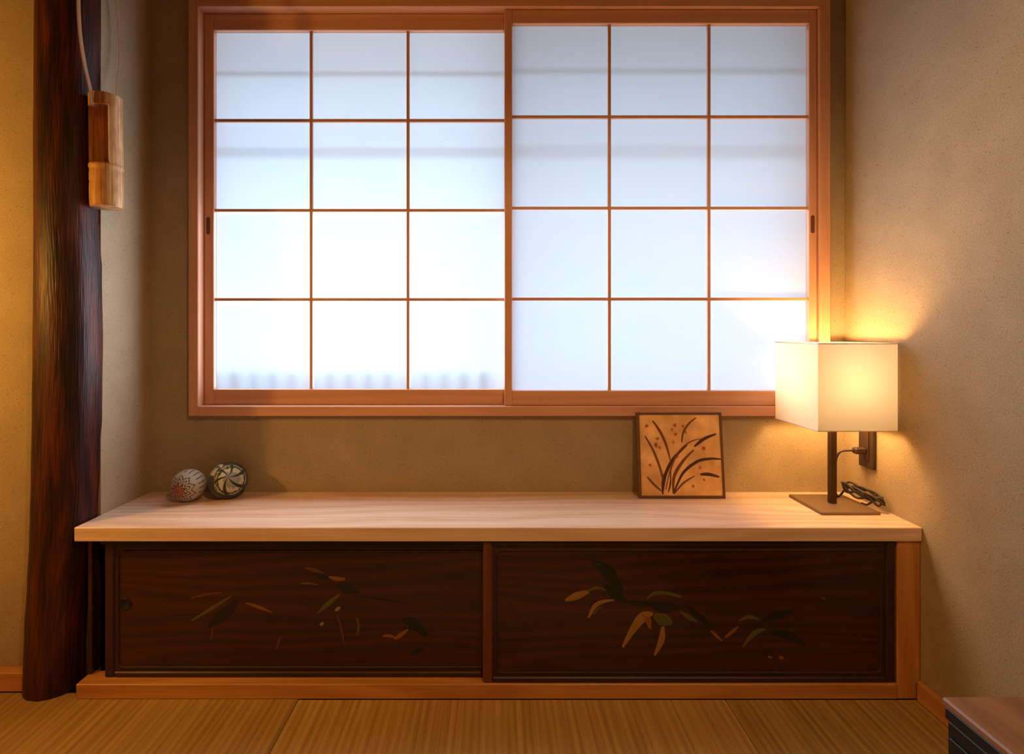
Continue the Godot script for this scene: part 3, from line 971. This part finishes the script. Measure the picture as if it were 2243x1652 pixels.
func make_vase() -> void:
	# a bamboo flower vase hung by a bent strip from the side of the post
	var c := Vector3(-0.8555, 0, -1.160)
	var yt := 1.302
	var yb := 1.0570
	var t := thing("bamboo_vase", Vector3(c.x, yb, c.z), "hanging bamboo vase with a strip handle on the log post", "vase")
	t.rotation.z = 0.010
	var hgt := yt - yb
	var R := 0.0312
	var r := 0.0255
	var sides := 60
	# the front is cut away between the rim band and the node
	var w0 := 0.092
	var w1 := hgt - 0.026
	var front := PI / 2 + 0.14    # +z faces the viewer
	var half := 0.92
	var outer := func(a: float, y: float) -> float:
		var node := exp(-pow((y - 0.088) / 0.0035, 2.0)) * 0.0016 - exp(-pow((y - 0.080) / 0.003, 2.0)) * 0.0010 + exp(-pow((y - 0.052) / 0.002, 2.0)) * -0.0012
		var groove := 0.0022 * exp(-pow(angle_difference(a, front - 0.35) / 0.22, 2.0)) * (1.0 if y > 0.09 else 0.35)
		return R + node - groove - 0.0008 * smoothstep(0.02, 0.0, y)
	var st := begin()
	var ys := []
	for k in 61:
		ys.append(hgt * k / 60.0)
	ys.append(w0)
	ys.append(w1)
	ys.sort()
	for i in ys.size() - 1:
		var y0: float = ys[i]
		var y1: float = ys[i + 1]
		if y1 - y0 < 0.00001:
			continue
		var open: bool = (y0 + y1) / 2.0 > w0 and (y0 + y1) / 2.0 < w1
		var base_v := y0 / hgt
		var a0 := front + half if open else 0.0
		var a1 := front - half + TAU if open else TAU
		for shell in 2:
			var rows := []
			for y in [y0, y1]:
				var row := PackedVector3Array()
				for j in sides + 1:
					var a := lerpf(a0, a1, float(j) / sides)
					var q: float = outer.call(a, y) if shell == 0 else r
					row.append(Vector3(cos(a) * q, y, sin(a) * q))
				rows.append(row)
			if shell == 1 and y1 < 0.08:
				continue
			for j in sides:
				var quad := [rows[0][j], rows[0][j + 1], rows[1][j + 1], rows[0][j], rows[1][j + 1], rows[1][j]]
				var us := [j, j + 1, j + 1, j, j + 1, j]
				if shell == 1:
					quad.reverse()
					us.reverse()
				for k in 6:
					st.set_uv(Vector2(lerpf(a0, a1, us[k] / float(sides)) / TAU, base_v))
					st.add_vertex(quad[k])
		if open:
			for e in [[a0, false], [a1, true]]:
				var d := Vector3(cos(e[0]), 0, sin(e[0]))
				var ro: float = outer.call(e[0], y0)
				var quad := [d * ro + Vector3(0, y0, 0), d * ro + Vector3(0, y1, 0), d * r + Vector3(0, y1, 0), d * r + Vector3(0, y0, 0)]
				for k in ([0, 1, 2, 0, 2, 3] if e[1] else [0, 2, 1, 0, 3, 2]):
					st.set_uv(Vector2(e[0] / TAU, base_v))
					st.add_vertex(quad[k])
	# rings that close the rim, the two edges of the window, the node floor and the bottom
	for e in [[hgt, R, r, true, 0.0, TAU], [w1, R, r, false, front - half, front + half], [w0, R, r, true, front - half, front + half], [0.082, r, 0.0, true, 0.0, TAU], [0.0, R - 0.0008, 0.0, false, 0.0, TAU]]:
		for j in 40:
			var a: float = lerpf(e[4], e[5], j / 40.0)
			var b: float = lerpf(e[4], e[5], (j + 1) / 40.0)
			var quad := [Vector3(cos(a) * e[1], e[0], sin(a) * e[1]), Vector3(cos(b) * e[1], e[0], sin(b) * e[1]), Vector3(cos(b) * e[2], e[0], sin(b) * e[2]), Vector3(cos(a) * e[2], e[0], sin(a) * e[2])]
			for k in ([0, 1, 2, 0, 2, 3] if e[3] else [0, 2, 1, 0, 3, 2]):
				st.set_uv(Vector2(a / TAU, 0.5))
				st.add_vertex(quad[k])
	st.generate_normals()
	put("tube", st, mats.bamboo, t)
	# handle: a bent strip that rises in front and comes down behind
	var o := -t.position
	var loop := [Vector3(-0.8585, 1.268, -1.1245), Vector3(-0.8595, 1.300, -1.1215), Vector3(-0.8640, 1.350, -1.112), Vector3(-0.8660, 1.410, -1.103), Vector3(-0.8665, 1.480, -1.100), Vector3(-0.8675, 1.545, -1.107), Vector3(-0.870, 1.590, -1.128), Vector3(-0.8715, 1.607, -1.158), Vector3(-0.8715, 1.592, -1.190), Vector3(-0.8705, 1.555, -1.210), Vector3(-0.8695, 1.490, -1.222), Vector3(-0.868, 1.420, -1.222), Vector3(-0.864, 1.350, -1.208), Vector3(-0.861, 1.300, -1.1965), Vector3(-0.860, 1.268, -1.1945)]
	var path := smooth_path(loop, 8)
	for i in path.size():
		path[i] += o
	st = begin()
	tube(st, path, 0.0058, 10, 0.25, Vector3.RIGHT, 0.42)
	st.generate_normals()
	put("handle", st, mats.bamboo_strip, t)
	# the peg in the post that carries it
	var peg := thing("iron_peg", Vector3(-0.884, 1.601, -1.158), "small iron peg in the log post above the bamboo vase", "peg")
	st = begin()
	tube(st, smooth_path([Vector3(-0.012, 0.002, 0), Vector3(0.006, 0.0, 0), Vector3(0.016, 0.001, 0), Vector3(0.0185, 0.010, 0)], 6), 0.0024, 8)
	st.generate_normals()
	put("peg", st, mats.iron, peg)

# ------------------------------------------------------------------ low table, lower right
func make_table() -> void:
	var h := 0.330
	var z := -0.653
	var x0 := 0.556
	var t := thing("low_table", Vector3(0.72, 0, -0.30), "low table with a brown wooden top and black sides by the right wall", "table")
	var o := -t.position
	block("table_top", Vector3(x0, h - 0.010, z) + o, Vector3(0.885, h, 0.10) + o, mats.table_top, t, 0.003, 2)
	block("top_edge", Vector3(x0 + 0.002, h - 0.026, z + 0.002) + o, Vector3(0.883, h - 0.010, 0.098) + o, mats.dark, t, 0.002, 2)
	block("side_panel", Vector3(x0 + 0.004, 0.0, z + 0.004) + o, Vector3(x0 + 0.028, h - 0.026, 0.096) + o, mats.dark, t, 0.002, 1)
	block("side_panel", Vector3(0.853, 0.0, z + 0.014) + o, Vector3(0.873, h - 0.026, 0.086) + o, mats.dark, t, 0.002, 1)
	block("back_panel", Vector3(x0 + 0.028, 0.06, z + 0.030) + o, Vector3(0.853, h - 0.026, z + 0.045) + o, mats.dark, t, 0.002, 0)
	block("apron", Vector3(x0 + 0.001, h - 0.054, z + 0.010) + o, Vector3(x0 + 0.004, h - 0.044, 0.09) + o, mats.dark, t, 0.001, 2)

# ------------------------------------------------------------------ lamps of the room outside the frame
func make_room_lamp() -> void:
	var t := thing("paper_floor_lantern", Vector3(-1.42, 0, -0.74), "lit paper floor lantern on a wooden stand left of the post", "lamp")
	for q in [[-1, -1], [1, -1], [1, 1], [-1, 1]]:
		block("leg", Vector3(q[0] * 0.075 - 0.006, 0, q[1] * 0.075 - 0.006), Vector3(q[0] * 0.075 + 0.006, 1.12, q[1] * 0.075 + 0.006), mats.frame, t, 0.001, 1)
	for y in [0.20, 0.76, 1.10]:
		for k in 4:
			var b := Basis(Vector3.UP, k * PI / 2)
			var st := begin()
			var lo := b * Vector3(-0.069, y, 0.069)
			var hi := b * Vector3(0.069, y + 0.012, 0.081)
			box(st, lo.min(hi), lo.max(hi), 0.001, 0 if k % 2 == 0 else 2)
			put("crossbar", st, mats.frame, t)
	var glow := surface(Color(0.95, 0.90, 0.80), 0.95, 0.2)
	glow.emission_enabled = true
	glow.emission = Color(1.0, 0.80, 0.46)
	glow.emission_energy_multiplier = 1.2
	var ps := begin()
	for k in 4:
		var b := Basis(Vector3.UP, k * PI / 2)
		face(ps, [b * Vector3(-0.070, 0.77, 0.071), b * Vector3(0.070, 0.77, 0.071), b * Vector3(0.070, 1.10, 0.071), b * Vector3(-0.070, 1.10, 0.071)], b * Vector3(0, 0, 1), 0)
	put("paper_shade", ps, glow, t)
	var glass := surface(Color(1, 0.95, 0.85), 0.4)
	glass.emission_enabled = true
	glass.emission = Color(1.0, 0.72, 0.40)
	glass.emission_energy_multiplier = 3.0
	var sm := SphereMesh.new()
	sm.radius = 0.03
	sm.height = 0.06
	sm.radial_segments = 24
	sm.rings = 12
	put_mesh("bulb", sm, glass, t, Vector3(0, 0.93, 0))
	var l := OmniLight3D.new()
	l.name = "lantern_light"
	l.position = Vector3(0, 0.93, 0)
	l.light_color = Color(1.0, 0.75, 0.32)
	l.light_energy = 0.62
	l.light_size = 0.03
	l.omni_range = 8.0
	l.omni_attenuation = 2.0
	l.shadow_enabled = true
	t.add_child(l)

func make_pendant() -> void:
	var t := thing("pendant_lamp", Vector3(0.45, 1.72, 0.12), "lit pendant lamp with a dark cone shade above the viewer", "lamp")
	var st := begin()
	var prof := [Vector2(0.0, 0.135), Vector2(0.03, 0.135), Vector2(0.034, 0.125), Vector2(0.20, 0.0), Vector2(0.197, 0.0), Vector2(0.031, 0.121), Vector2(0.0, 0.121)]
	lathe(st, prof, 48)
	st.generate_normals()
	put("cone_shade", st, mats.shade_metal, t)
	st = begin()
	tube(st, [Vector3(0, 0.13, 0), Vector3(0, 0.63, 0)], 0.003, 8)
	st.generate_normals()
	put("cable", st, mats.cord, t)
	var glass := surface(Color(1, 0.95, 0.85), 0.4)
	glass.emission_enabled = true
	glass.emission = Color(1.0, 0.76, 0.45)
	glass.emission_energy_multiplier = 3.0
	var sm := SphereMesh.new()
	sm.radius = 0.03
	sm.height = 0.06
	sm.radial_segments = 24
	sm.rings = 12
	put_mesh("bulb", sm, glass, t, Vector3(0, 0.075, 0))
	var l := OmniLight3D.new()
	l.name = "pendant_light"
	l.position = Vector3(0, 0.075, 0)
	l.light_color = Color(1.0, 0.80, 0.52)
	l.light_energy = 0.87
	l.light_size = 0.03
	l.omni_range = 8.0
	l.omni_attenuation = 2.0
	l.shadow_enabled = true
	t.add_child(l)

func _ready() -> void:
	make_camera_and_light()
	make_materials()
	make_room()
	make_window()
	make_outside()
	make_post()
	make_board()
	make_cupboard()
	make_table()
	make_outlet_and_cord(make_lamp())
	make_picture()
	temari("smaller thread ball in off-white with red and dark stitching", Vector3(-0.7505, TOP, -1.290), 0.0385, 0)
	temari("larger navy thread ball with cream and olive bands", Vector3(-0.6650, TOP, -1.313), 0.0445, 1)
	make_vase()
	make_room_lamp()
	make_pendant()
